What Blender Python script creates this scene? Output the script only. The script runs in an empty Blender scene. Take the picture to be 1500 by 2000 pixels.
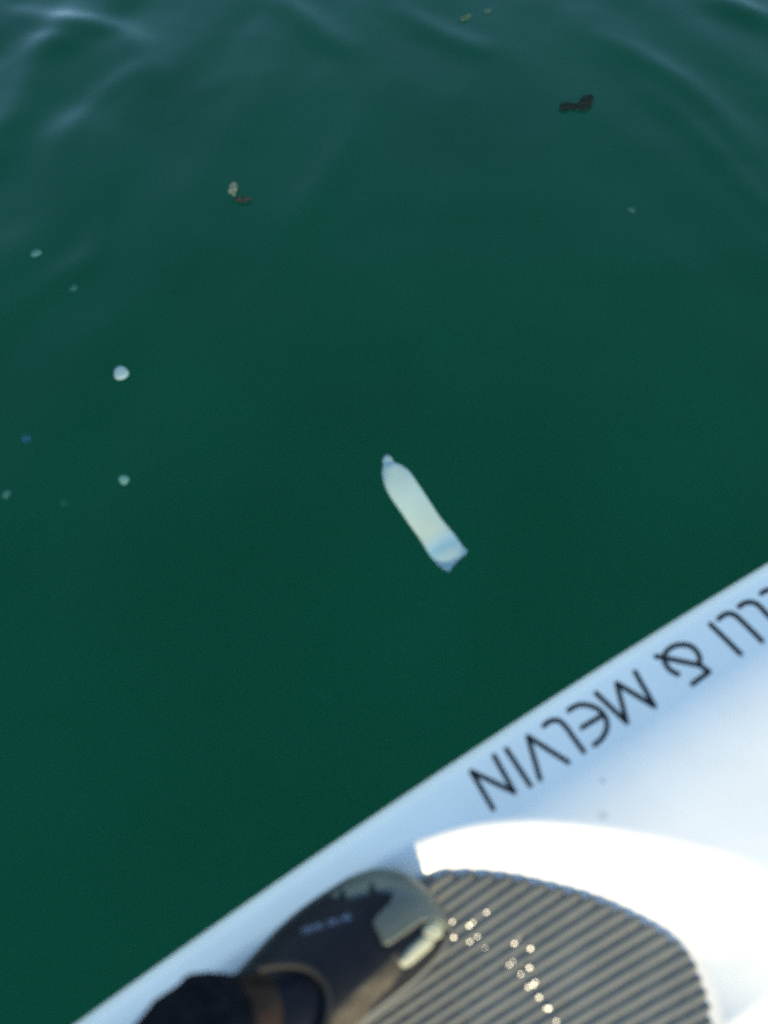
import bpy, bmesh, math, random
import numpy as np
from mathutils import Vector, Matrix
from mathutils.bvhtree import BVHTree
random.seed(7); rng = np.random.default_rng(7)
R = math.radians
scene = bpy.context.scene
C = scene.collection

# ---------------------------------------------------------------- camera
H = 0.85; PITCH = R(28); F = 1675.0            # camera height over the water, tilt from straight down, focal length in photo pixels
cam_d = bpy.data.cameras.new('camera'); cam = bpy.data.objects.new('camera', cam_d); C.objects.link(cam)
cam.location = (0, 0, H); cam.rotation_euler = (PITCH, 0, 0)
cam_d.sensor_fit = 'VERTICAL'; cam_d.sensor_height = 36; cam_d.lens = F / 2000 * 36
cam_d.clip_start = 0.02; cam_d.clip_end = 3000
cam_d.dof.use_dof = True; cam_d.dof.focus_distance = 2.6; cam_d.dof.aperture_fstop = 3.4
scene.camera = cam

# ---------------------------------------------------------------- light
SUN_EL = R(19); SUN_AZ = (0.40, -0.917)         # horizontal direction towards the sun: behind the viewer, a little to the right
SUN_STRENGTH = 2.9; SKY = 0.15
world = bpy.data.worlds.new("World"); scene.world = world; world.use_nodes = True
wn = world.node_tree.nodes; wl = world.node_tree.links
sky = wn.new('ShaderNodeTexSky'); sky.sky_type = 'NISHITA'; sky.sun_disc = False
sky.sun_elevation = SUN_EL; sky.sun_rotation = math.atan2(SUN_AZ[0], SUN_AZ[1])
sky.air_density = 1.0; sky.dust_density = 0.0; sky.ozone_density = 3.0
bgn = wn['Background']; bgn.inputs['Strength'].default_value = SKY
wl.new(sky.outputs[0], bgn.inputs['Color'])
sd = bpy.data.lights.new('sun', 'SUN'); sd.energy = SUN_STRENGTH; sd.angle = R(0.5); sd.color = (1, 0.86, 0.57)
sun = bpy.data.objects.new('sun', sd); C.objects.link(sun)
sdir = Vector((SUN_AZ[0] * math.cos(SUN_EL), SUN_AZ[1] * math.cos(SUN_EL), math.sin(SUN_EL))).normalized()
sun.rotation_euler = sdir.to_track_quat('Z', 'Y').to_euler()
sun.location = sdir * 5
vs = scene.view_settings
vs.view_transform = 'Standard'; vs.look = 'None'; vs.gamma = 1; vs.use_curve_mapping = False; vs.exposure = 1.43
scene.cycles.max_bounces = 8
scene.cycles.use_denoising = False

# ---------------------------------------------------------------- helpers
cp, sp = math.cos(PITCH), math.sin(PITCH)
def ray(px, py):
    x = (px - 750) / F; y = (1000 - py) / F
    return Vector((x, y * cp + sp, y * sp - cp))
def at(px, py, z):
    d = ray(px, py); t = (z - H) / d.z
    return Vector((d.x * t, d.y * t, z))
def project(P):
    P = np.asarray(P); x = P[..., 0]; y = P[..., 1]; z = P[..., 2] - H
    yc = y * cp + z * sp; zc = -y * sp + z * cp
    return 750 + F * x / -zc, 1000 - F * yc / -zc
def smooth(t): t = np.clip(t, 0, 1); return t * t * (3 - 2 * t)
def mesh_obj(name, verts, faces, mat, parent=None, smooth_shade=True):
    me = bpy.data.meshes.new(name); me.from_pydata([tuple(map(float, v)) for v in verts], [], [tuple(map(int, f)) for f in faces]); me.update()
    if smooth_shade: me.polygons.foreach_set('use_smooth', [True] * len(me.polygons))
    me.materials.append(mat)
    o = bpy.data.objects.new(name, me); C.objects.link(o)
    if parent: o.parent = parent; o.matrix_parent_inverse = parent.matrix_world.inverted()
    return o
def empty(name, loc):
    o = bpy.data.objects.new(name, None); C.objects.link(o); o.location = loc; o.empty_display_size = 0.05
    o.matrix_world = Matrix.Translation(Vector(loc)); return o
def tag(o, label=None, cat=None, group=None, kind=None):
    if label: o['label'] = label
    if cat: o['category'] = cat
    if group: o['group'] = group
    if kind: o['kind'] = kind
    return o
def material(name, color, rough=0.5, spec=0.5, **kw):
    m = bpy.data.materials.new(name); m.use_nodes = True
    b = m.node_tree.nodes['Principled BSDF']
    b.inputs['Base Color'].default_value = (*color, 1); b.inputs['Roughness'].default_value = rough
    b.inputs['Specular IOR Level'].default_value = spec
    for k, v in kw.items(): b.inputs[k.replace('_', ' ')].default_value = v
    return m
def N(m, t, **kw):
    n = m.node_tree.nodes.new(t)
    for k, v in kw.items(): setattr(n, k, v)
    return n
def L(m, a, b): m.node_tree.links.new(a, b)
def noise_color(m, c1, c2, scale, detail=4, lo=0.35, hi=0.65, coord='Object'):
    b = m.node_tree.nodes['Principled BSDF']
    tc = N(m, 'ShaderNodeTexCoord'); nz = N(m, 'ShaderNodeTexNoise'); nz.inputs['Scale'].default_value = scale; nz.inputs['Detail'].default_value = detail
    cr = N(m, 'ShaderNodeValToRGB'); cr.color_ramp.elements[0].position = lo; cr.color_ramp.elements[1].position = hi
    cr.color_ramp.elements[0].color = (*c1, 1); cr.color_ramp.elements[1].color = (*c2, 1)
    L(m, tc.outputs[coord], nz.inputs['Vector']); L(m, nz.outputs['Fac'], cr.inputs['Fac']); L(m, cr.outputs['Color'], b.inputs['Base Color'])
    return cr
def bump(m, scale, strength, dist, detail=3):
    b = m.node_tree.nodes['Principled BSDF']
    tc = N(m, 'ShaderNodeTexCoord'); nz = N(m, 'ShaderNodeTexNoise'); nz.inputs['Scale'].default_value = scale; nz.inputs['Detail'].default_value = detail
    bp = N(m, 'ShaderNodeBump'); bp.inputs['Strength'].default_value = strength; bp.inputs['Distance'].default_value = dist
    L(m, tc.outputs['Object'], nz.inputs['Vector']); L(m, nz.outputs['Fac'], bp.inputs['Height']); L(m, bp.outputs['Normal'], b.inputs['Normal'])
def poly_sd(P, poly):
    """signed distance (positive inside) of 2-D points to a closed polygon"""
    P = np.asarray(P, float); poly = np.asarray(poly, float); n = len(poly)
    d2 = np.full(len(P), 1e9); inside = np.zeros(len(P), bool)
    for i in range(n):
        a = poly[i]; b = poly[(i + 1) % n]; e = b - a; w = P - a
        t = np.clip((w @ e) / (e @ e + 1e-12), 0, 1); q = w - t[:, None] * e
        d2 = np.minimum(d2, (q ** 2).sum(1))
        c = (a[1] > P[:, 1]) != (b[1] > P[:, 1])
        with np.errstate(divide='ignore', invalid='ignore'):
            xi = a[0] + (P[:, 1] - a[1]) * e[0] / (e[1] if e[1] != 0 else 1e-12)
        inside ^= c & (P[:, 0] < xi)
    d = np.sqrt(d2); return np.where(inside, d, -d)
def spline(pts, n=8, closed=False):
    pts = [np.asarray(p, float) for p in pts]; out = []; m = len(pts)
    for i in range(m if closed else m - 1):
        p0 = pts[(i - 1) % m] if closed or i > 0 else 2 * pts[0] - pts[1]
        p1 = pts[i]; p2 = pts[(i + 1) % m]
        p3 = pts[(i + 2) % m] if closed or i + 2 < m else 2 * pts[-1] - pts[-2]
        for k in range(n):
            t = k / n
            out.append(0.5 * (2 * p1 + (p2 - p0) * t + (2 * p0 - 5 * p1 + 4 * p2 - p3) * t * t + (3 * p1 - p0 - 3 * p2 + p3) * t ** 3))
    if not closed: out.append(pts[-1])
    return np.array(out)
def tube_loft(centers, rads, n=32, up=(0, 0, 1), caps=True, shape=None):
    """rings of half-axes rads=(side, up) perpendicular to the path; shape(angle, i) -> multiplier"""
    cs = np.asarray(centers, float); m = len(cs); verts = []; faces = []
    upv = np.asarray(up, float); prev = None
    for i in range(m):
        t = cs[min(i + 1, m - 1)] - cs[max(i - 1, 0)]; t /= np.linalg.norm(t)
        s = np.cross(t, upv if prev is None else prev); s /= np.linalg.norm(s)
        u = np.cross(s, t); prev = u
        for k in range(n):
            a = 2 * math.pi * k / n; f = shape(a, i) if shape else 1
            verts.append(cs[i] + s * rads[i][0] * math.cos(a) * f + u * rads[i][1] * math.sin(a) * f)
    for i in range(m - 1):
        for k in range(n):
            faces.append((i * n + k, i * n + (k + 1) % n, (i + 1) * n + (k + 1) % n, (i + 1) * n + k))
    if caps:
        faces.append(tuple(range(n))[::-1]); faces.append(tuple((m - 1) * n + k for k in range(n)))
    return verts, faces

# ---------------------------------------------------------------- water
mw = bpy.data.materials.new('green_water'); mw.use_nodes = True
b = mw.node_tree.nodes['Principled BSDF']
b.inputs['IOR'].default_value = 1.333; b.inputs['Roughness'].default_value = 0.03
b.inputs['Specular IOR Level'].default_value = 0.0
cr = noise_color(mw, (0.0010, 0.118, 0.052), (0.0016, 0.135, 0.060), 1.6, 3, 0.3, 0.7)
bump(mw, 9.0, 0.25, 0.004, 2)
# a mirror-like skin by Fresnel over murky water: a little scattered at once, the rest let through to the deep layer
bpn = [n for n in mw.node_tree.nodes if n.type == 'BUMP'][0]
wout = mw.node_tree.nodes['Material Output']; wtr = N(mw, 'ShaderNodeBsdfTransparent'); wtr.inputs['Color'].default_value = (0.75, 0.95, 0.9, 1)
wgl = N(mw, 'ShaderNodeBsdfGlossy'); wgl.inputs['Roughness'].default_value = 0.02
wfr = N(mw, 'ShaderNodeFresnel'); wfr.inputs['IOR'].default_value = 1.333
wm1 = N(mw, 'ShaderNodeMixShader'); wm1.inputs[0].default_value = 0.0; wm2 = N(mw, 'ShaderNodeMixShader')
L(mw, wtr.outputs[0], wm1.inputs[1]); L(mw, b.outputs[0], wm1.inputs[2])
L(mw, bpn.outputs[0], wgl.inputs['Normal']); L(mw, bpn.outputs[0], wfr.inputs['Normal'])
L(mw, wfr.outputs[0], wm2.inputs[0]); L(mw, wm1.outputs[0], wm2.inputs[1]); L(mw, wgl.outputs[0], wm2.inputs[2]); L(mw, wm2.outputs[0], wout.inputs['Surface'])
def graded(lo, hi, step, far):
    a = list(np.arange(lo, hi + 1e-6, step)); s = step; x = hi
    while x < far: s *= 1.35; x += s; a.append(x)
    s = step; x = lo; pre = []
    while x > -far: s *= 1.35; x -= s; pre.append(x)
    return np.array(pre[::-1] + a)
xs = graded(-1.3, 1.3, 0.011, 600); ys = graded(-0.4, 2.1, 0.011, 600)
X, Y = np.meshgrid(xs, ys)
def fbm(X, Y, sc, seed, octs=3):
    r = np.random.default_rng(seed); out = np.zeros_like(X); amp = 1
    for o in range(octs):
        for _ in range(5):
            a = r.uniform(0, 2 * math.pi); k = 2 * math.pi / sc * r.uniform(0.6, 1.4) * 2 ** o; ph = r.uniform(0, 6.28)
            out += amp * np.sin(k * (X * math.cos(a) + Y * math.sin(a)) + ph) / 5
        amp *= 0.5
    return out
def train(X, Y, crest, lam, ph, warp):
    c = np.array(crest, float); c /= np.linalg.norm(c); nx, ny = -c[1], c[0]
    s = X * nx + Y * ny + warp
    w = np.sin(2 * math.pi * s / lam + ph)
    return np.sign(w) * np.abs(w) ** 1.0 * lam
warp = 0.035 * fbm(X, Y, 0.7, 3) + 0.012 * fbm(X, Y, 0.25, 5)
left = smooth((-X - 0.05) / 0.5) ; top = smooth((Y - 0.55) / 0.9); right = smooth((X - 0.15) / 0.5)
near = np.exp(-((X / 3.5) ** 2 + ((Y - 0.8) / 3.5) ** 2))
h = 0.009 * (0.12 + 0.9 * left + 0.25 * top) * train(X, Y, (0.30, 1), 0.17, 0.5, warp)
h += 0.005 * (0.12 + 0.8 * left * top + 0.2 * top) * train(X, Y, (0.55, 1), 0.093, 2.1, warp * 1.3)
h += 0.006 * (0.1 + 0.8 * right + 0.3 * top) * train(X, Y, (0.62, -0.8), 0.15, 1.0, warp)
h += 0.008 * (0.1 + left * top) * train(X, Y, (1, -0.35), 0.26, 0.3, warp * 2)
h += 0.0014 * fbm(X, Y, 0.55, 9, 2) + 0.0005 * fbm(X, Y, 0.16, 12, 2)
# a few lone wavelets, each a low rounded crest along its own curved line
def crest_line(px_pts, amp, wid):
    pts = spline([tuple(at(x, y, 0))[:2] for x, y in px_pts], 6); d2 = np.full(X.shape, 1e9); tpar = np.zeros(X.shape); n = len(pts) - 1
    for i in range(n):
        a = pts[i]; e = pts[i + 1] - a; t = np.clip(((X - a[0]) * e[0] + (Y - a[1]) * e[1]) / (e @ e), 0, 1)
        q = (X - a[0] - t * e[0]) ** 2 + (Y - a[1] - t * e[1]) ** 2; m = q < d2; d2 = np.where(m, q, d2); tpar = np.where(m, (i + t) / n, tpar)
    return amp * np.exp(-d2 / wid ** 2) * np.sin(np.pi * np.clip(tpar, 0.02, 0.98)) ** 0.7
for pts_, a_, w_ in [([(-40, 10), (60, 32), (150, 46), (220, 56), (268, 92), (310, 160)], 0.0042, 0.024), ([(-30, 360), (20, 250), (60, 150), (110, 70), (180, -20)], 0.0042, 0.030),
                     ([(200, 380), (192, 440), (172, 500), (110, 545), (20, 610)], 0.0030, 0.022), ([(1140, 60), (1240, 105), (1330, 160), (1410, 230), (1480, 330)], 0.0030, 0.022),
                     ([(1230, 150), (1320, 220), (1400, 300), (1480, 390), (1560, 450)], 0.0030, 0.020), ([(500, -20), (570, 20), (640, 75), (700, 110)], 0.0045, 0.026),
                     ([(545, 480), (600, 400), (660, 310), (720, 200)], 0.0024, 0.026), ([(760, 5), (830, 50), (900, 85), (980, 110)], 0.0040, 0.024),
                     ([(100, 330), (150, 240), (230, 160), (330, 110)], 0.0022, 0.022), ([(1380, -10), (1440, 20), (1520, 50)], 0.006, 0.025)]:
    h += crest_line(pts_, a_, w_)
h *= near
V = np.stack([X.ravel(), Y.ravel(), h.ravel()], 1); nx_, ny_ = len(xs), len(ys)
I = (np.arange(ny_ - 1)[:, None] * nx_ + np.arange(nx_ - 1)[None]).ravel()
water = mesh_obj('water', V, np.stack([I, I + 1, I + 1 + nx_, I + nx_], 1), mw)
tag(water, 'smooth dark green water with faint blue sky ripples', None, None, 'structure')
mdeep = material('deep_green', (0.0028, 0.034, 0.024), 1.0, 0.0)
noise_color(mdeep, (0.0040, 0.222, 0.070), (0.0070, 0.262, 0.086), 0.9, 3, 0.3, 0.7)
deep_sheet = mesh_obj('deep_water_sheet', [(-900, -900, -3.2), (900, -900, -3.2), (900, 900, -3.2), (-900, 900, -3.2)], [(0, 1, 2, 3)], mdeep, None, False)  # green sheet added below; its colour stands for light scattered inside the water
tag(deep_sheet, None, None, None, 'structure')
from_water = BVHTree.FromPolygons([tuple(v) for v in V], [(int(i), int(i + 1), int(i + 1 + nx_), int(i + nx_)) for i in I])
def on_water(px, py):
    hit = from_water.ray_cast(Vector((0, 0, H)), ray(px, py).normalized()); return hit[0]

# ---------------------------------------------------------------- paddle board
ZR = 0.048                                             # height of the widest line of the rail
rail_px = [(147, 2000), (400, 1821), (643, 1650), (850, 1513), (1100, 1349), (1200, 1286), (1500, 1100)]
rp = np.array([at(x, y, ZR)[:2] for x, y in rail_px])
O = np.array(at(850, 1513, ZR)[:2]); e_u = rp[-1] - rp[0]; e_u /= np.linalg.norm(e_u); e_v = np.array([e_u[1], -e_u[0]])
def to_uv(P): P = np.asarray(P, float) - O; return np.stack([P @ e_u, P @ e_v], -1)
def to_xy(u, v): return O + np.multiply.outer(u, e_u) + np.multiply.outer(v, e_v)
ruv = to_uv(rp); cu = np.polyfit(ruv[:, 0], ruv[:, 1], 2)
print('rail fit', cu, 'resid', np.abs(np.polyval(cu, ruv[:, 0]) - ruv[:, 1]).max(), 'e_u', e_u)
U0 = -cu[1] / (2 * cu[0]); VMIN = np.polyval(cu, U0); K = cu[0]
W = 0.78; HL = 1.45                                    # board width, half length
def v_rail(u):
    d = np.abs(u - U0); base = VMIN + K * np.minimum(d, 0.7) ** 2 + 2 * K * 0.7 * np.maximum(d - 0.7, 0)
    return base + np.maximum(0, (VMIN + W / 2 - base)) * smooth((d - 0.8) / (HL - 0.8)) ** 1.3
VC = VMIN + W / 2
# slope of the deck across the board, by distance from the rail
_d = np.linspace(0, 0.5, 1001)
_th = np.interp(_d, [0, 0.003, 0.008, 0.016, 0.03, 0.06, 0.085, 0.11, 0.15, 0.22, 0.5], np.radians([82, 62, 42, 31, 27, 21, 15, 10, 5, 3, 0]))
_z = np.concatenate([[0], np.cumsum(np.tan(_th[:-1]) * (_d[1] - _d[0]))]); _z = _z + ZR
def deck_z(d): return np.interp(d, _d, _z)
FLOOR = deck_z(0.05) - 0.016
print('deck top', _z[-1], 'floor', FLOOR)
# edge of the sunken deck well (upper part read off the rail side, mirrored across the board)
zc = deck_z(0.06)
crest_px = [(-150, 2230), (60, 2100), (230, 1995), (400, 1892), (500, 1832), (640, 1742), (785, 1655), (900, 1618), (1000, 1605), (1100, 1611), (1270, 1640), (1470, 1690), (1640, 1790)]
cuv = to_uv([at(x, y, zc if x < 950 else zc + 0.012)[:2] for x, y in crest_px])
pad_px = [(-100, 2330), (150, 2180), (400, 2010), (560, 1895), (700, 1795), (835, 1722), (900, 1713), (980, 1719), (1050, 1733), (1150, 1760), (1230, 1794), (1300, 1833), (1345, 1872), (1366, 1920), (1382, 1970), (1393, 2030)]
puv = to_uv([at(x, y, FLOOR + 0.007)[:2] for x, y in pad_px])
def mirror_close(a, extra):
    a = [tuple(p) for p in a]; far = [(u, 2 * VC - v) for u, v in a[::-1]]
    pts = a + extra + [p for p in far]
    return spline(pts, 6, closed=True)
ue = cuv[-1][0]; pe = puv[-1][0]
crest = mirror_close(cuv, [(ue + 0.03, VC - 0.13), (ue + 0.035, VC), (ue + 0.03, VC + 0.13)])
padpoly = mirror_close(puv, [(pe + 0.012 + 0.006 * (1 - q_ * q_), VC + q_ * (VC - puv[-1][1]) * 0.75) for q_ in (-1, -0.5, 0, 0.5, 1)])
us = np.unique(np.concatenate([np.linspace(U0 - HL, -0.6, 22), np.arange(-0.6, 0.62, 0.0032), np.linspace(0.62, U0 + HL, 22)]))
us = us[(us > U0 - HL + 0.004) & (us < U0 + HL - 0.004)]
hs = np.unique(np.concatenate([np.linspace(0, 0.02, 14), np.arange(0.02, 0.39, 0.0036), [0.39]]))      # distance from rail in full width
ss = np.concatenate([hs / W, 1 - hs[:-1][::-1] / W])
UU, SS = np.meshgrid(us, ss); VR = v_rail(UU); width = 2 * (VC - VR)
VV = VR + SS * width
dist = np.minimum(SS, 1 - SS) * W * np.clip(width / W, 0.0, 1) ** 0.4
Z = deck_z(dist)
P2 = np.stack([UU.ravel(), VV.ravel()], 1); sdc = poly_sd(P2, crest).reshape(UU.shape); sdp = poly_sd(P2, padpoly).reshape(UU.shape)
tt = np.clip(sdc / np.maximum(sdc - np.minimum(sdp, 0) * 1.0 + 0.0, 1e-4), 0, 1) * (sdc > 0)
tt = np.clip(tt * 1.12, 0, 1); ramp = smooth((UU - to_uv(at(1100, 1612, zc)[:2])[0]) / 0.13); tt = tt * (1 - ramp) + smooth(tt) * ramp
tt = np.where(sdp >= -0.002, 1, tt); tt = np.where(sdc > 0, tt, 0)
Z = Z * (1 - tt) + FLOOR * tt
rocker = 0.05 * np.abs((UU - U0) / HL) ** 4 * 1.0
XY = O + UU[..., None] * e_u + VV[..., None] * e_v
top = np.concatenate([XY, (Z + rocker)[..., None]], -1)
# rail underside and hull
und = [(0.000, 0.036), (0.004, 0.022), (0.014, 0.006), (0.04, -0.014), (0.12, -0.03), (0.39, -0.034)]
def under_row(sgn, d, z):
    vr = v_rail(us); w = 2 * (VC - vr); v = vr + d / W * w if sgn > 0 else vr + w - d / W * w
    xy = O + us[:, None] * e_u + v[:, None] * e_v
    return np.concatenate([xy, (z + 0.05 * np.abs((us - U0) / HL) ** 4)[:, None]], -1)
rows = [under_row(1, d, z) for d, z in und[::-1]] + [top[i] for i in range(top.shape[0])] + [under_row(-1, d, z) for d, z in und[:-1]]
nr, nc = len(rows), len(us); V = np.concatenate(rows)
F_ = []
for i in range(nr):
    j = (i + 1) % nr
    if j == 0: continue
    a = i * nc + np.arange(nc - 1); c_ = j * nc + np.arange(nc - 1)
    F_.append(np.stack([a, a + 1, c_ + 1, c_], 1))
a = (nr - 1) * nc + np.arange(nc - 1); F_.append(np.stack([a, a + 1, np.arange(nc - 1) + 1, np.arange(nc - 1)], 1))
F_ = np.concatenate(F_)[:, ::-1]
F_list = [tuple(f) for f in F_] + [tuple(i * nc for i in range(nr))[::1], tuple(i * nc + nc - 1 for i in range(nr))[::-1]]
board = empty('paddle_board', (*to_xy(0.0, VC), 0.0))
tag(board, 'white paddle board with black lettering along its edge and a ribbed grey pad', 'paddle board')
mb = material('white_gelcoat', (0.80, 0.80, 0.80), 0.32, 0.4)
bb = mb.node_tree.nodes['Principled BSDF']
cr = noise_color(mb, (0.82, 0.76, 0.63), (0.87, 0.805, 0.67), 14, 4, 0.3, 0.6)
# two grey smudges with their own shape
prev = cr.outputs['Color']
geo = N(mb, 'ShaderNodeNewGeometry')
SMUDGES = [(1180, 1522, 0.0028, 0.55), (1183, 1588, 0.0050, 0.35), (1215, 1470, 0.002, 0.2), (690, 1792, 0.002, 0.3)]
deck = mesh_obj('hull', V, F_list, mb, board)
BT = BVHTree.FromPolygons([tuple(v) for v in V], [tuple(int(q) for q in f) for f in F_])
def on_board(px, py):
    hit = BT.ray_cast(Vector((0, 0, H)), ray(px, py).normalized()); return hit[0], hit[1]
for (sx, sy, rr, st) in SMUDGES:
    p, _n = on_board(sx, sy)
    vd = N(mb, 'ShaderNodeVectorMath', operation='DISTANCE'); vd.inputs[1].default_value = tuple(p)
    nz = N(mb, 'ShaderNodeTexNoise'); nz.inputs['Scale'].default_value = 350
    ad = N(mb, 'ShaderNodeVectorMath', operation='MULTIPLY_ADD'); ad.inputs[1].default_value = (rr, rr, rr)
    L(mb, geo.outputs['Position'], nz.inputs['Vector']); L(mb, nz.outputs['Color'], ad.inputs[0]); L(mb, geo.outputs['Position'], ad.inputs[2]); L(mb, ad.outputs[0], vd.inputs[0])
    mr = N(mb, 'ShaderNodeMapRange'); mr.inputs['From Min'].default_value = rr * 0.4; mr.inputs['From Max'].default_value = rr * 1.3
    mr.inputs['To Min'].default_value = st; mr.inputs['To Max'].default_value = 0
    L(mb, vd.outputs['Value'], mr.inputs['Value'])
    mx = N(mb, 'ShaderNodeMix', data_type='RGBA'); mx.inputs['B'].default_value = (0.22, 0.2, 0.17, 1)
    L(mb, mr.outputs[0], mx.inputs['Factor']); L(mb, prev, mx.inputs['A']); prev = mx.outputs['Result']
L(mb, prev, bb.inputs['Base Color'])

# lettering: strokes laid on the deck as thin vinyl
def c3(p): return (850 + p[0] / 2.3077, 1100 + p[1] / 2.3077)
def c4(p): return (900 + p[0] / 4.1667, 1300 + p[1] / 4.1667)
def c5(p): return (1200 + p[0] / 5, 1080 + p[1] / 5)
strokes = {
 'N': [[c4(p) for p in [(262, 1165), (85, 862), (435, 1030), (270, 735)]]],
 'I': [[c4(p) for p in [(565, 975), (370, 680)]]],
 'V': [[c4(p) for p in [(645, 925), (545, 578), (872, 785)]]],
 'L': [spline([c4(p) for p in [(1000, 700), (920, 590), (860, 505), (815, 460), (770, 443), (715, 458), (675, 490)]], 4)],
 'E': [spline([c4(p) for p in [(1085, 645), (1150, 590), (1190, 500), (1170, 410), (1100, 345), (1000, 318), (930, 332), (875, 365)]], 4), [c4(p) for p in [(985, 505), (1150, 405)]]],
 'M': [[c4((1100, 225)), c4((1350, 462)), c4((1268, 145)), c3((988, 645)), c3((900, 490))]],
 '&': [[c5(p) for p in [(405, 1010), (560, 1040), (830, 1095), (925, 1160), (760, 1280)]],
       spline([c5(p) for p in [(620, 1185), (540, 1140), (488, 1060), (492, 985), (560, 920), (660, 895), (760, 920), (825, 1000), (832, 1085)]], 4)],
 'I2': [[c5(p) for p in [(935, 695), (1230, 985)]]],
 'L2': [spline([c5(p) for p in [(1440, 860), (1320, 740), (1200, 625), (1130, 592), (1070, 605), (1015, 645)]], 4)],
 'L3': [spline([c5(p) for p in [(1660, 760), (1500, 610), (1410, 515), (1340, 482), (1270, 490), (1215, 525)]], 4)],
 'E2': [spline([c5(p) for p in [(1700, 600), (1750, 520), (1710, 430), (1620, 365), (1500, 362), (1430, 395)]], 4), [c5(p) for p in [(1580, 510), (1720, 430)]]],
}
ml = material('black_vinyl', (0.006, 0.006, 0.007), 0.6, 0.2)
def ribbon(pts, wpx, V_, F__):
    pts = np.asarray([tuple(p) for p in pts], float); q = [pts[0]]
    for a_, b_ in zip(pts[:-1], pts[1:]):
        n = max(1, int(np.hypot(*(b_ - a_)) / 4))
        for k in range(1, n + 1): q.append(a_ + (b_ - a_) * k / n)
    for a_, b_ in zip(q[:-1], q[1:]):
        d = (b_ - a_) / max(1e-9, np.hypot(*(b_ - a_))); nn = np.array([-d[1], d[0]]) * wpx / 2; base = len(V_)
        for p in (a_ - nn, b_ - nn, b_ + nn, a_ + nn):
            hp, hn = on_board(*p)
            V_.append(hp + Vector(hn) * (0.0004 if hn.z > 0 else -0.0004))
        F__.append((base, base + 1, base + 2, base + 3))
    for c in q:                      # round joints and ends
        base = len(V_)
        for k in range(10):
            hp, hn = on_board(c[0] + wpx / 2 * math.cos(k * math.pi / 5), c[1] + wpx / 2 * math.sin(k * math.pi / 5))
            V_.append(hp + Vector((0, 0, 0.0005)))
        F__.append(tuple(base + k for k in range(10)))
for key, sts in strokes.items():
    V_, F__ = [], []
    for s in sts: ribbon(s, 9.9, V_, F__)
    mesh_obj('letter', V_, F__, ml, board, False)

# ribbed foam pad: groove count read along the pad edge, ribs fan slightly
samp = []
tops = [(867, 1717), (906, 1714), (946, 1717), (985, 1722), (1021, 1728), (1058, 1731), (1091, 1742), (1124, 1752), (1154, 1760), (1183, 1770), (1211, 1784), (1239, 1797), (1268, 1812), (1298, 1829), (1323, 1846), (1343, 1865)]
for k, p in enumerate(tops): samp.append((p[0], p[1], k))
for k, x in enumerate([677, 724, 769, 813, 856, 901, 946, 992, 1040, 1088, 1137, 1186, 1237, 1290]): samp.append((x, 2000, 5.5 + k))
for k, p in enumerate([(1350, 1880), (1360, 1905), (1370, 1935), (1377, 1963), (1382, 1991)]): samp.append((*p, 15.5 + k))
samp += [(600, 1921, 0.5), (740, 1820, 0.5), (460, 2022, 0.5), (700, 1890, 1.9)]
sw = np.array([at(x, y, FLOOR + 0.007)[:2] for x, y, _ in samp]); gv = np.array([s[2] for s in samp])
def basis(P): x, y = P[:, 0] * 5, P[:, 1] * 5; return np.stack([np.ones_like(x), x, y, x * x, x * y, y * y], 1)
gc, *_ = np.linalg.lstsq(basis(sw), gv, rcond=None)
print('groove resid', np.abs(basis(sw) @ gc - gv).max())
def groove(P):
    # quadratic near the visible part, continued straight outside it
    Q = P.copy(); Q[:, 0] = np.clip(Q[:, 0], -0.25, 0.36); Q[:, 1] = np.clip(Q[:, 1], -0.10, 0.2)
    g = basis(Q) @ gc; D = P - Q
    x, y = Q[:, 0] * 5, Q[:, 1] * 5
    gx = 5 * (gc[1] + 2 * gc[3] * x + gc[4] * y); gy = 5 * (gc[2] + gc[4] * x + 2 * gc[5] * y)
    return g + gx * D[:, 0] + gy * D[:, 1]
pxy = to_xy(padpoly[:, 0], padpoly[:, 1])
if pxy.ndim == 3: pxy = pxy[:, 0]
gx = np.concatenate([np.arange(pxy[:, 0].min() - 0.01, -0.24, 0.006), np.arange(-0.24, 0.42, 0.0019), ]); gx = gx[gx < pxy[:, 0].max() + 0.01]
gx = np.concatenate([gx, np.arange(0.42, pxy[:, 0].max() + 0.01, 0.006)])
gy = np.concatenate([np.arange(pxy[:, 1].min() - 0.01, -0.08, 0.005), np.arange(-0.08, pxy[:, 1].max() + 0.012, 0.0019)])
GX, GY = np.meshgrid(gx, gy); PP = np.stack([GX.ravel(), GY.ravel()], 1)
sdist = poly_sd(PP, pxy); g = groove(PP); fr = np.abs(g - np.round(g)) * 2           # 0 on the ridge, 1 in the groove
prof = np.sqrt(np.clip(1 - fr ** 5, 0, 1)) 
edge = np.clip((sdist + 0.0055 * prof * (1 - fr ** 2)) / 0.0042, 0, 1); edge = np.sqrt(1 - (1 - edge) ** 2)
PZ = FLOOR + (0.0020 + 0.0036 * prof) * edge - 0.003 * (1 - edge)
keep = (sdist > -0.008).reshape(GX.shape)
idx = -np.ones(GX.shape, int); idx[keep] = np.arange(keep.sum())
VP = np.concatenate([PP, PZ[:, None]], 1).reshape(*GX.shape, 3)[keep]
q = np.stack([idx[:-1, :-1], idx[:-1, 1:], idx[1:, 1:], idx[1:, :-1]], -1).reshape(-1, 4); q = q[(q >= 0).all(1)]
mp = material('ribbed_foam', (0.15, 0.15, 0.13), 0.45, 0.3)
noise_color(mp, (0.134, 0.130, 0.100), (0.172, 0.166, 0.130), 22, 6, 0.3, 0.7)
bump(mp, 900, 0.25, 0.0005)
pad = mesh_obj('deck_pad', VP, q, mp, board)
tag(pad, 'ribbed grey foam pad')
PT = BVHTree.FromPolygons([tuple(v) for v in VP], [tuple(int(i) for i in f) for f in q])

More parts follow.
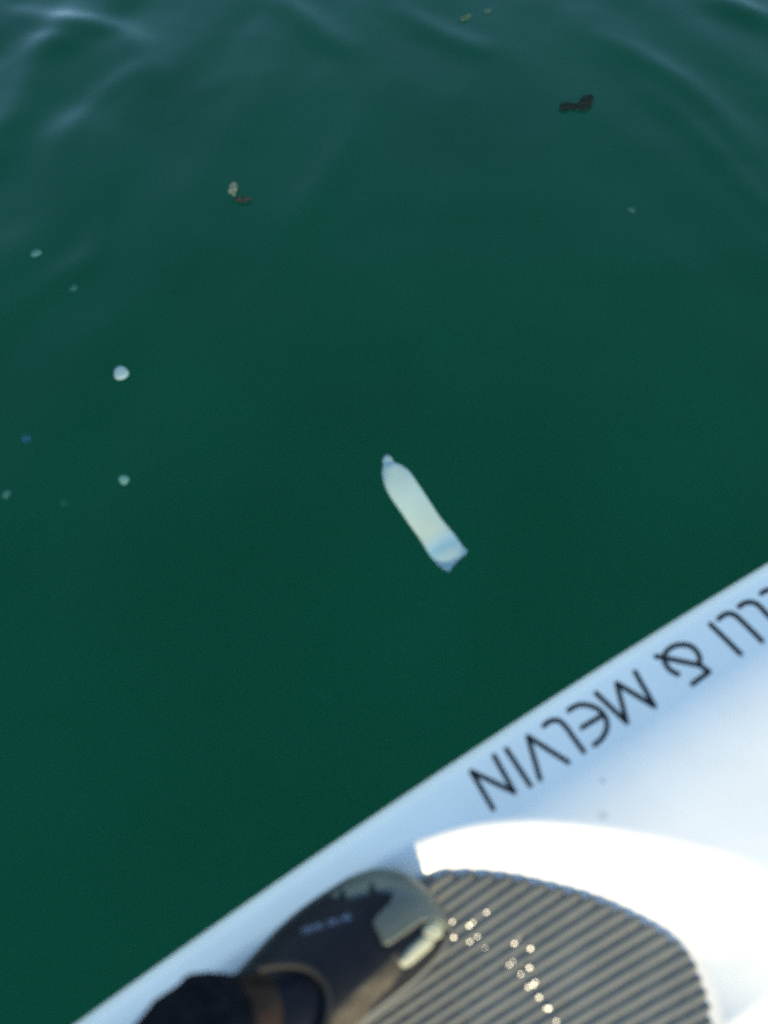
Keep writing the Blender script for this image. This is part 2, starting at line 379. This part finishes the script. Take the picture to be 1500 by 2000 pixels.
# ---------------------------------------------------------------- the person's leg and shoe
person = empty('person', (*at(600, 1990, FLOOR)[:2], FLOOR))
tag(person, 'person in black leggings standing one shoed foot on the paddle board', 'person')
toe = np.array(at(858, 1772, FLOOR + 0.03)[:2]); fd = np.array([0.81, 0.586]); fd /= np.linalg.norm(fd); fn = np.array([-fd[1], fd[0]])
ZS = FLOOR + 0.007
SL = 0.262
# stations from the toe backwards: distance, left half-width, right half-width, height of the top, roundness
st = [(0.000, 0.006, 0.006, 0.022), (0.003, 0.023, 0.017, 0.031), (0.010, 0.037, 0.022, 0.039), (0.022, 0.049, 0.026, 0.046), (0.040, 0.057, 0.028, 0.053),
      (0.060, 0.060, 0.028, 0.060), (0.085, 0.062, 0.027, 0.069), (0.110, 0.061, 0.027, 0.079), (0.135, 0.057, 0.028, 0.088), (0.165, 0.051, 0.030, 0.094),
      (0.195, 0.044, 0.034, 0.096), (0.225, 0.037, 0.032, 0.097), (0.245, 0.027, 0.027, 0.094), (0.257, 0.016, 0.016, 0.088), (SL, 0.004, 0.004, 0.07)]
st_i = spline(st, 5)
NS = 44
def shoe_pt(row, a):
    d, wl, wr, hh = row; c, s = math.cos(a), math.sin(a)
    w = wl if c > 0 else wr
    x = w * math.copysign(abs(c) ** 0.75, c) * (1.0 if s < 0 else (1 - 0.10 * s))
    bot = 0.0 + 0.010 * max(0, 1 - d / 0.05) ** 2
    z = bot + (hh - bot) * (0.32 + 0.68 * s ** 1.0 * (1 if s > 0 else 0) - (0.32 * (abs(s) ** 0.35) if s < 0 else 0))
    p = toe - fd * d + fn * x
    return (p[0], p[1], ZS + z)
VS = [shoe_pt(r, 2 * math.pi * k / NS) for r in st_i for k in range(NS)]
FS = [(i * NS + k, i * NS + (k + 1) % NS, (i + 1) * NS + (k + 1) % NS, (i + 1) * NS + k) for i in range(len(st_i) - 1) for k in range(NS)]
FS = [f[::-1] for f in FS] + [tuple(range(NS)), tuple((len(st_i) - 1) * NS + k for k in range(NS))[::-1]]
mu = material('black_neoprene', (0.012, 0.014, 0.022), 0.6, 0.18)
noise_color(mu, (0.0045, 0.0050, 0.0075), (0.0085, 0.0085, 0.010), 60, 4)
bump(mu, 1400, 0.5, 0.0004, 2)
shoe = mesh_obj('shoe', VS, FS, mu, person)
tag(shoe, 'black water shoe with grey rubber toe overlays')
ST = BVHTree.FromPolygons(VS, [tuple(f) for f in FS])
def patch(name, polypx, mat, thick=0.0016, step=3.0, parent=shoe):
    """an overlay of the shoe: its outline is laid on the shoe's surface and given thickness"""
    poly = np.array(polypx, float); x0, y0 = poly.min(0) - step; x1, y1 = poly.max(0) + step
    xs_ = np.arange(x0, x1, step); ys_ = np.arange(y0, y1, step); A, B = np.meshgrid(xs_, ys_)
    sd_ = poly_sd(np.stack([A.ravel(), B.ravel()], 1), poly).reshape(A.shape)
    vid = {}; Vt = []; Fs = []
    def vert(i, j):
        if (i, j) in vid: return vid[(i, j)]
        hit = ST.ray_cast(Vector((0, 0, H)), ray(A[i, j], B[i, j]).normalized())
        if hit[0] is None: vid[(i, j)] = None; return None
        n = hit[1] if hit[1].z > 0 else -hit[1]
        e = min(1, max(0, (sd_[i, j] + step) / (2.2 * step)))
        vid[(i, j)] = len(Vt); Vt.append(hit[0] + n * (thick * math.sqrt(e) - 0.0006 * (1 - e))); return vid[(i, j)]
    for i in range(A.shape[0] - 1):
        for j in range(A.shape[1] - 1):
            if max(sd_[i, j], sd_[i + 1, j], sd_[i, j + 1], sd_[i + 1, j + 1]) > -0.3 * step:
                f = [vert(i, j), vert(i + 1, j), vert(i + 1, j + 1), vert(i, j + 1)]
                if None not in f: Fs.append(tuple(f))
    o = mesh_obj(name, Vt, Fs, mat, parent)
    return o
mg = material('grey_rubber', (0.16, 0.17, 0.14), 0.42, 0.5); noise_color(mg, (0.075, 0.083, 0.060), (0.095, 0.102, 0.074), 50, 3)
my = material('pale_rubber', (0.30, 0.29, 0.19), 0.45, 0.5)
mt = material('pale_print', (0.16, 0.18, 0.24), 0.6)
tc_ = [(648, 1752), (664, 1738), (690, 1716), (725, 1697), (760, 1688), (800, 1696), (840, 1722), (868, 1760), (886, 1800), (876, 1815), (850, 1800), (822, 1800), (795, 1820), (756, 1846), (748, 1842), (730, 1804), (734, 1793), (765, 1762), (768, 1747), (738, 1744), (731, 1738), (727, 1718), (722, 1740), (716, 1748), (684, 1757), (676, 1750), (667, 1736), (660, 1752)]
patch('toe_cap', tc_, mg, 0.0028, 2.0)
patch('trim_strip', [(778, 1876), (786, 1888), (800, 1882), (838, 1850), (846, 1836), (838, 1828), (822, 1832), (800, 1852)], my, 0.003, 2.0)
patch('trim_strip', [(826, 1812), (846, 1800), (862, 1812), (860, 1828), (848, 1834), (826, 1826)], my, 0.003, 2.0)
mpn = material('sunlit_mesh', (0.1, 0.08, 0.06), 0.8, 0.1); noise_color(mpn, (0.03, 0.026, 0.021), (0.085, 0.072, 0.052), 45, 4); bump(mpn, 1500, 0.6, 0.0005, 2)
patch('sunlit_side', [(640, 2030), (652, 1985), (690, 1935), (740, 1892), (770, 1858), (790, 1862), (778, 1880), (782, 1898), (760, 1930), (725, 1962), (705, 2000), (700, 2030)], mpn, 0.0010, 2.5)  # sunlight on the mesh side of the shoe, put into a tan colour
# faint print across the instep
def print_marks():
    V_, F__ = [], []
    rr = random.Random(3); x = 0.0; a = np.array([590., 1821.]); b_ = np.array([688., 1790.]); d = (b_ - a) / np.hypot(*(b_ - a)); n = np.array([d[1], -d[0]])
    Lg = np.hypot(*(b_ - a))
    while x < Lg - 3:
        w = rr.uniform(4.2, 6.2)
        if not (46 < x < 50):
            for (o0, o1, s0, s1) in [(0, 1.3, -6, 6)] + ([(0, w - 1.6, 4.4, 6)] if rr.random() < .6 else []) + ([(0, w - 1.6, -6, -4.4)] if rr.random() < .5 else []) + ([(w - 2.8, w - 1.5, -6, 6)] if rr.random() < .6 else []):
                base = len(V_); hits = [ST.ray_cast(Vector((0, 0, H)), ray(*(a + d * (x + u_) + n * v_)).normalized()) for (u_, v_) in ((o0, s0), (o1, s0), (o1, s1), (o0, s1))]
                if any(h_[0] is None for h_ in hits): continue
                for hit in hits:
                    nn = hit[1] if hit[1].z > 0 else -hit[1]
                    V_.append(hit[0] + nn * 0.0007)
                F__.append((base, base + 1, base + 2, base + 3))
        x += w
    mesh_obj('printed_mark', V_, F__, mt, shoe, False)
print_marks()
# sole
SV, SF = [], []
srows = [r for r in st_i]
out_l = [toe - fd * r[0] + fn * (r[1] + 0.003) for r in srows]; out_r = [toe - fd * r[0] - fn * (r[2] + 0.003) for r in srows]
loop = out_l + out_r[::-1]
for z in (0.0, 0.003, 0.012, 0.013):
    for p in loop:
        c = toe - fd * 0.13; k = 0.985 if z in (0.0, 0.013) else 1.0
        q_ = c + (p - c) * k; up_ = 0.012 * max(0, 1 - np.dot(toe - p, fd) / 0.05) ** 2
        SV.append((q_[0], q_[1], ZS - 0.002 + z + up_))
n = len(loop)
for j in range(3):
    for k in range(n): SF.append((j * n + k, j * n + (k + 1) % n, (j + 1) * n + (k + 1) % n, (j + 1) * n + k))
SF += [tuple(range(n))[::-1], tuple(3 * n + k for k in range(n))]
ms = material('dark_rubber_sole', (0.05, 0.05, 0.045), 0.6)
mesh_obj('sole', SV, SF, ms, shoe)
# bare leg
def fp(d, z, side=0.0): p = toe - fd * d + fn * side; return np.array([p[0], p[1], ZS + z])
ankle = fp(0.192, 0.10, 0.024)
knee = ankle + np.array([-0.10, -0.23, 0.38])
hip = knee + np.array([0.16, -0.34, -0.02])
path = spline([fp(0.05, 0.028, 0.014), fp(0.09, 0.036, 0.016), fp(0.135, 0.054, 0.017), fp(0.170, 0.085, 0.020), fp(0.190, 0.120, 0.026), ankle + (knee - ankle) * 0.28, ankle + (knee - ankle) * 0.6, knee, knee + (hip - knee) * 0.15, knee + (hip - knee) * 0.6, hip], 5)
rad = spline([(0.022, 0.014), (0.024, 0.018), (0.027, 0.026), (0.031, 0.033), (0.032, 0.034), (0.038, 0.042), (0.052, 0.054), (0.055, 0.057), (0.058, 0.062), (0.073, 0.075), (0.085, 0.085)], 5)
mk = material('brown_skin', (0.085, 0.045, 0.028), 0.6, 0.15); mk.node_tree.nodes['Principled BSDF'].inputs['Subsurface Weight'].default_value = 0.05
noise_color(mk, (0.022, 0.0115, 0.007), (0.038, 0.020, 0.012), 30, 5); bump(mk, 500, 0.3, 0.0004)
v_, f_ = tube_loft(path, rad, 32); body = mesh_obj('body', v_, f_, mk, person)
# leggings: a sleeve round the leg with a crumpled hem
k0 = 17
for q_ in (15, 17, 20, 25, 30): print('leg', q_, project(path[q_]), rad[q_] * F / (H - path[q_][2]))
lp = path[k0:]; lr = rad[k0:] + 0.004
sh = lambda a, i: 1 + (0.07 * math.sin(5 * a + i) + 0.05 * math.sin(9 * a - 2 * i)) * math.exp(-i / 9) + 0.02 * math.sin(3 * a + i * 1.3) + (0.07 if i in (1, 2) else 0)
v_, f_ = tube_loft(lp, lr, 48, caps=False, shape=sh)
mlg = material('black_knit', (0.012, 0.013, 0.018), 0.9, 0.08); bump(mlg, 260, 0.9, 0.002, 3)
noise_color(mlg, (0.003, 0.0035, 0.005), (0.012, 0.012, 0.016), 120, 3, 0.4, 0.75)
lg = mesh_obj('legging', v_, f_, mlg, person)
sm = lg.modifiers.new('thickness', 'SOLIDIFY'); sm.thickness = 0.003; sm.offset = 1
# collar of the shoe, a padded rim round the ankle
cc = []; crd = []
for k in range(49):
    a = 2 * math.pi * k / 48; ca, sa = math.cos(a), math.sin(a)
    d = 0.176 - 0.076 * ca; zz = 0.095 + (-0.017 * ca) + 0.012 * max(0, -ca)
    cc.append(fp(d, zz, 0.010 + 0.040 * sa)); crd.append((0.0028, 0.0028))
v_, f_ = tube_loft(cc, crd, 10, caps=False)
mc = material('brown_lining', (0.014, 0.012, 0.010), 0.7, 0.3)
mesh_obj('shoe_collar', v_, f_, mc, shoe)

# ---------------------------------------------------------------- condom floating on the water
zc_ = 0.004
cpx = [(755, 891), (757, 898), (759, 906), (764, 916), (773, 930), (785, 950), (803, 978), (822, 1006), (842, 1034), (862, 1062), (879, 1084), (893, 1096)]
cwd = [4, 9.5, 10, 18.5, 25.5, 28.5, 28.5, 28, 28, 30.5, 30, 28]
axis = spline([tuple(at(x, y, zc_)) for x, y in cpx], 4); wd = spline([((w * 1.08) / F * (H - zc_) / -ray(*p).z, 0) for w, p in zip(cwd, cpx)], 4)[:, 0]
def mat_condom():
    m = material('milky_latex', (0.5, 0.62, 0.6), 0.28, 0.5)
    b = m.node_tree.nodes['Principled BSDF']
    a0 = at(757, 897, 0); a1 = at(893, 1096, 0); ax = (a1 - a0); ln = ax.length; ax.normalize()
    geo = N(m, 'ShaderNodeNewGeometry'); sub = N(m, 'ShaderNodeVectorMath', operation='SUBTRACT'); sub.inputs[1].default_value = tuple(a0)
    nz = N(m, 'ShaderNodeTexNoise'); nz.inputs['Scale'].default_value = 45
    dt = N(m, 'ShaderNodeVectorMath', operation='DOT_PRODUCT'); dt.inputs[1].default_value = tuple(ax / ln)
    L(m, geo.outputs['Position'], sub.inputs[0]); L(m, sub.outputs[0], dt.inputs[0]); L(m, geo.outputs['Position'], nz.inputs['Vector'])
    am = N(m, 'ShaderNodeMath', operation='MULTIPLY_ADD'); am.inputs[1].default_value = 0.10; L(m, nz.outputs['Fac'], am.inputs[0]); L(m, dt.outputs['Value'], am.inputs[2])
    cr = N(m, 'ShaderNodeValToRGB'); e = cr.color_ramp.elements
    e[0].position = 0.08; e[0].color = (0.27, 0.38, 0.33, 1); e[1].position = 0.45; e[1].color = (0.42, 0.53, 0.43, 1)
    for p_, c_ in ((0.80, (0.45, 0.52, 0.39)), (0.87, (0.34, 0.48, 0.47)), (0.93, (0.22, 0.38, 0.41)), (1.0, (0.33, 0.44, 0.40))):
        n = e.new(min(p_, 1.0)); n.color = (*c_, 1)
    L(m, am.outputs[0], cr.inputs['Fac']); L(m, cr.outputs['Color'], b.inputs['Base Color'])
    b.inputs['Subsurface Weight'].default_value = 0.0
    out = m.node_tree.nodes['Material Output']; tr = N(m, 'ShaderNodeBsdfTransparent'); tr.inputs['Color'].default_value = (0.8, 1, 0.95, 1)
    mx = N(m, 'ShaderNodeMixShader'); mx.inputs[0].default_value = 0.90
    L(m, tr.outputs[0], mx.inputs[1]); L(m, b.outputs[0], mx.inputs[2]); L(m, mx.outputs[0], out.inputs['Surface'])
    return m
mcn = mat_condom()
condom = empty('condom', tuple(at(825, 1010, 0)))
tag(condom, 'milky white condom with a bluish open end floating on the green water', 'condom')
v_, f_ = tube_loft(axis, [(max(w, 0.0006), min(max(w, 0.0006) * 0.5, 0.0055) + 0.0005) for w in wd], 28, caps=False, shape=lambda a, i: 1 + 0.012 * math.sin(i * 0.7 + 3 * a))
mesh_obj('sheath', v_, f_, mcn, condom)
# rolled rim at the open end
e1 = axis[-1]; tdir = axis[-1] - axis[-4]; tdir /= np.linalg.norm(tdir); sdv = np.cross(tdir, (0, 0, 1)); sdv /= np.linalg.norm(sdv)
rc = [e1 + sdv * (wd[-1] * 0.93) * math.cos(2 * math.pi * k / 32) + np.array([0, 0, 1]) * 0.0048 * math.sin(2 * math.pi * k / 32) for k in range(33)]
v_, f_ = tube_loft(rc, [(0.0011, 0.0011)] * 33, 8, up=tuple(tdir), caps=False)
mrm = material('latex_rim', (0.42, 0.52, 0.42), 0.35)
mesh_obj('rim', v_, f_, mrm, condom)

# ---------------------------------------------------------------- bubbles and scraps on the water
def veil(name, color, opacity, rough=0.4):
    m = material(name, color, 0.8, 0.05); out = m.node_tree.nodes['Material Output']; tr = N(m, 'ShaderNodeBsdfTransparent')
    lw = N(m, 'ShaderNodeLayerWeight'); lw.inputs['Blend'].default_value = 0.35
    mr = N(m, 'ShaderNodeMapRange'); mr.inputs['To Min'].default_value = opacity; mr.inputs['To Max'].default_value = opacity * 0.45
    mx = N(m, 'ShaderNodeMixShader'); L(m, lw.outputs['Facing'], mr.inputs['Value']); L(m, mr.outputs[0], mx.inputs[0])
    L(m, tr.outputs[0], mx.inputs[1]); L(m, m.node_tree.nodes['Principled BSDF'].outputs[0], mx.inputs[2]); L(m, mx.outputs[0], out.inputs['Surface']); return m
def dome(name, px, py, rpx, mat, seed, flat=0.16, wob=0.16):
    rr = np.random.default_rng(seed); P = on_water(px, py); r = rpx / F * (H - P.z) / -ray(px, py).z * np.linalg.norm(ray(px, py)) * 0.98
    V_, F__ = [], []; n, m = 20, 7; ph = rr.uniform(0, 6.28, 3)
    for i in range(m + 1):
        th = i / m * math.pi * 0.62
        for k in range(n):
            a = 2 * math.pi * k / n; f = 1 + wob * (math.sin(2 * a + ph[0]) * 0.6 + math.sin(3 * a + ph[1]) * 0.4)
            V_.append((P.x + r * f * math.sin(th) * math.cos(a), P.y + r * f * math.sin(th) * math.sin(a), P.z + r * flat * (math.cos(th) - 0.1)))
    for i in range(m):
        for k in range(n): F__.append((i * n + k, (i + 1) * n + k, (i + 1) * n + (k + 1) % n, i * n + (k + 1) % n))
    return mesh_obj(name, V_, F__, mat)
G = 'foam bubbles on the water'
bub = [
 (236, 728, 15, veil('white_foam', (0.27, 0.38, 0.38), 0.85), 'largest, brightest white foam bubble, left of the floating condom'),
 (242, 937, 10, veil('pale_foam', (0.17, 0.36, 0.30), 0.6), 'medium pale green foam bubble straight below the largest white one'),
 (51, 857, 8.5, veil('blue_foam', (0.08, 0.20, 0.25), 0.45), 'small bluish bubble near the left edge, below and left of the largest white one'),
 (70, 494, 9, veil('teal_foam', (0.13, 0.30, 0.30), 0.38), 'small pale teal bubble high at the left, farthest up the water'),
 (144, 562, 7, veil('dim_foam', (0.10, 0.24, 0.22), 0.22), 'very faint speck of foam just below and right of the pale teal bubble'),
 (12, 965, 8, veil('dim_foam_b', (0.11, 0.25, 0.22), 0.3), 'dim green bubble cut close to the left edge of the photo'),
 (125, 982, 7.5, veil('dim_foam_c', (0.09, 0.21, 0.17), 0.22), 'dim green bubble between the edge one and the medium pale one'),
 (1234, 410, 7, veil('dim_foam_d', (0.10, 0.22, 0.15), 0.25), 'faint lone foam speck on the open water right of centre, below the dark scrap'),
]
for i, (x, y, r_, m_, lab) in enumerate(bub):
    tag(dome('foam_bubble', x, y, r_, m_, i), lab, 'bubble', G)
def scrap(name, polys, mat, seed, lift=0.002, wave=0.002):
    """a floating flake: outline on the water, thickened and gently crumpled"""
    V_, F__ = [], []
    for poly in polys:
        pl = spline(poly, 4, closed=True); c = pl.mean(0); base = len(V_); n = len(pl); m = 5
        for s_ in (1, -1):
            for j in range(m + 1):
                t = 1 - j / m
                for k, p in enumerate(pl):
                    q = c + (p - c) * t; P = on_water(*q)
                    zz = lift + wave * math.sin(k * 0.9 + seed) * t * (1 - t) * 2 + s_ * 0.0007 * math.sqrt(max(0, 1 - t * t))
                    V_.append((P.x, P.y, P.z + zz))
            o = base + (0 if s_ == 1 else (m + 1) * n)
            for j in range(m):
                for k in range(n):
                    f = (o + j * n + k, o + j * n + (k + 1) % n, o + (j + 1) * n + (k + 1) % n, o + (j + 1) * n + k)
                    F__.append(f if s_ == 1 else f[::-1])
        for k in range(n): F__.append((base + k, base + (m + 1) * n + k, base + (m + 1) * n + (k + 1) % n, base + (k + 1) % n))
    return mesh_obj(name, V_, F__, mat)
o = scrap('seaweed_scrap', [[(1128, 203), (1133, 194), (1144, 187), (1158, 190), (1158, 204), (1148, 217), (1138, 219), (1126, 217), (1112, 217), (1102, 220), (1092, 217), (1095, 204), (1106, 202), (1118, 205)]], veil('dark_weed', (0.010, 0.014, 0.014), 0.75), 2)
tag(o, 'small ragged black scrap floating in the upper right of the water', 'scrap')
lf = empty('floating_leaf', tuple(on_water(458, 380)))
tag(lf, 'tiny curled leaf, pale tip and reddish brown stalk, upper left of the water', 'leaf')
o = scrap('leaf_blade', [[(452, 383), (446, 376), (450, 363), (456, 357), (464, 362), (463, 374), (459, 385)]], veil('pale_leaf', (0.18, 0.20, 0.15), 0.5), 4); o.parent = lf; o.matrix_parent_inverse = lf.matrix_world.inverted()
o = scrap('leaf_stalk', [[(456, 388), (468, 388), (484, 388), (494, 392), (484, 398), (468, 398), (458, 394)]], veil('brown_leaf', (0.030, 0.030, 0.028), 0.6), 5, 0.0028); o.parent = lf; o.matrix_parent_inverse = lf.matrix_world.inverted()
tag(scrap('leaf_scrap', [[(897, 40), (903, 33), (916, 29), (922, 33), (914, 41), (902, 44)]], veil('tan_leaf', (0.08, 0.11, 0.065), 0.3), 7), 'faint tan leaf scrap at the very top, the more visible of two', 'leaf')
tag(scrap('leaf_scrap', [[(945, 23), (952, 18), (960, 21), (958, 28), (948, 28)]], veil('tan_leaf_b', (0.07, 0.13, 0.08), 0.2), 8), 'barely visible greenish scrap right of the tan one at the very top', 'leaf')

# ---------------------------------------------------------------- flat drops added on the ribs as sun glints
mdp = material('glint_facet', (0.16, 0.14, 0.10), 0.30, 1.0)
def drop_mesh():
    me = bpy.data.meshes.new('glint_drop'); bm = bmesh.new(); bmesh.ops.create_uvsphere(bm, u_segments=16, v_segments=10, radius=1.0)
    bm.to_mesh(me); bm.free(); me.polygons.foreach_set('use_smooth', [True] * len(me.polygons)); me.materials.append(mdp); return me
dme = drop_mesh()
def c2(p): return (660 + p[0] / 3.571, 1700 + p[1] / 3.571)
drops = [c2(p) for p in [(765, 382), (797, 355), (913, 382), (940, 362), (705, 542), (740, 512), (773, 490), (806, 465), (390, 793), (420, 770), (450, 742), (470, 725), (497, 705), (920, 498), (972, 460), (1026, 540), (1230, 508), (1268, 478),
         (1195, 658), (1220, 635), (1342, 545), (1274, 720), (1334, 678), (1325, 810), (1352, 792), (1375, 775), (1403, 882), (1467, 960), (1035, 290), (170, 910), (560, 655)]] + [(1041, 1923), (1052, 1947), (1066, 1968), (1086, 1994)]
for k, (x, y) in enumerate(drops):
    hit = PT.ray_cast(Vector((0, 0, H)), ray(x, y).normalized())
    if hit[0] is None: continue
    o = bpy.data.objects.new('glint_drop', dme); C.objects.link(o); r_ = 0.0014 * random.uniform(0.75, 1.3)
    hv = (sdir + (Vector((0, 0, H)) - hit[0]).normalized()).normalized()         # each flat drop is tilted midway between sun and camera to glint
    o.rotation_euler = hv.to_track_quat('Z', 'Y').to_euler(); o.scale = (r_, r_, r_ * 0.06); o.location = hit[0] + hv * 0.0006
    tag(o, 'tiny flat glossy drop added as a sun glint on the ribs of the grey pad', 'sun glint', 'sun glints on the pad')
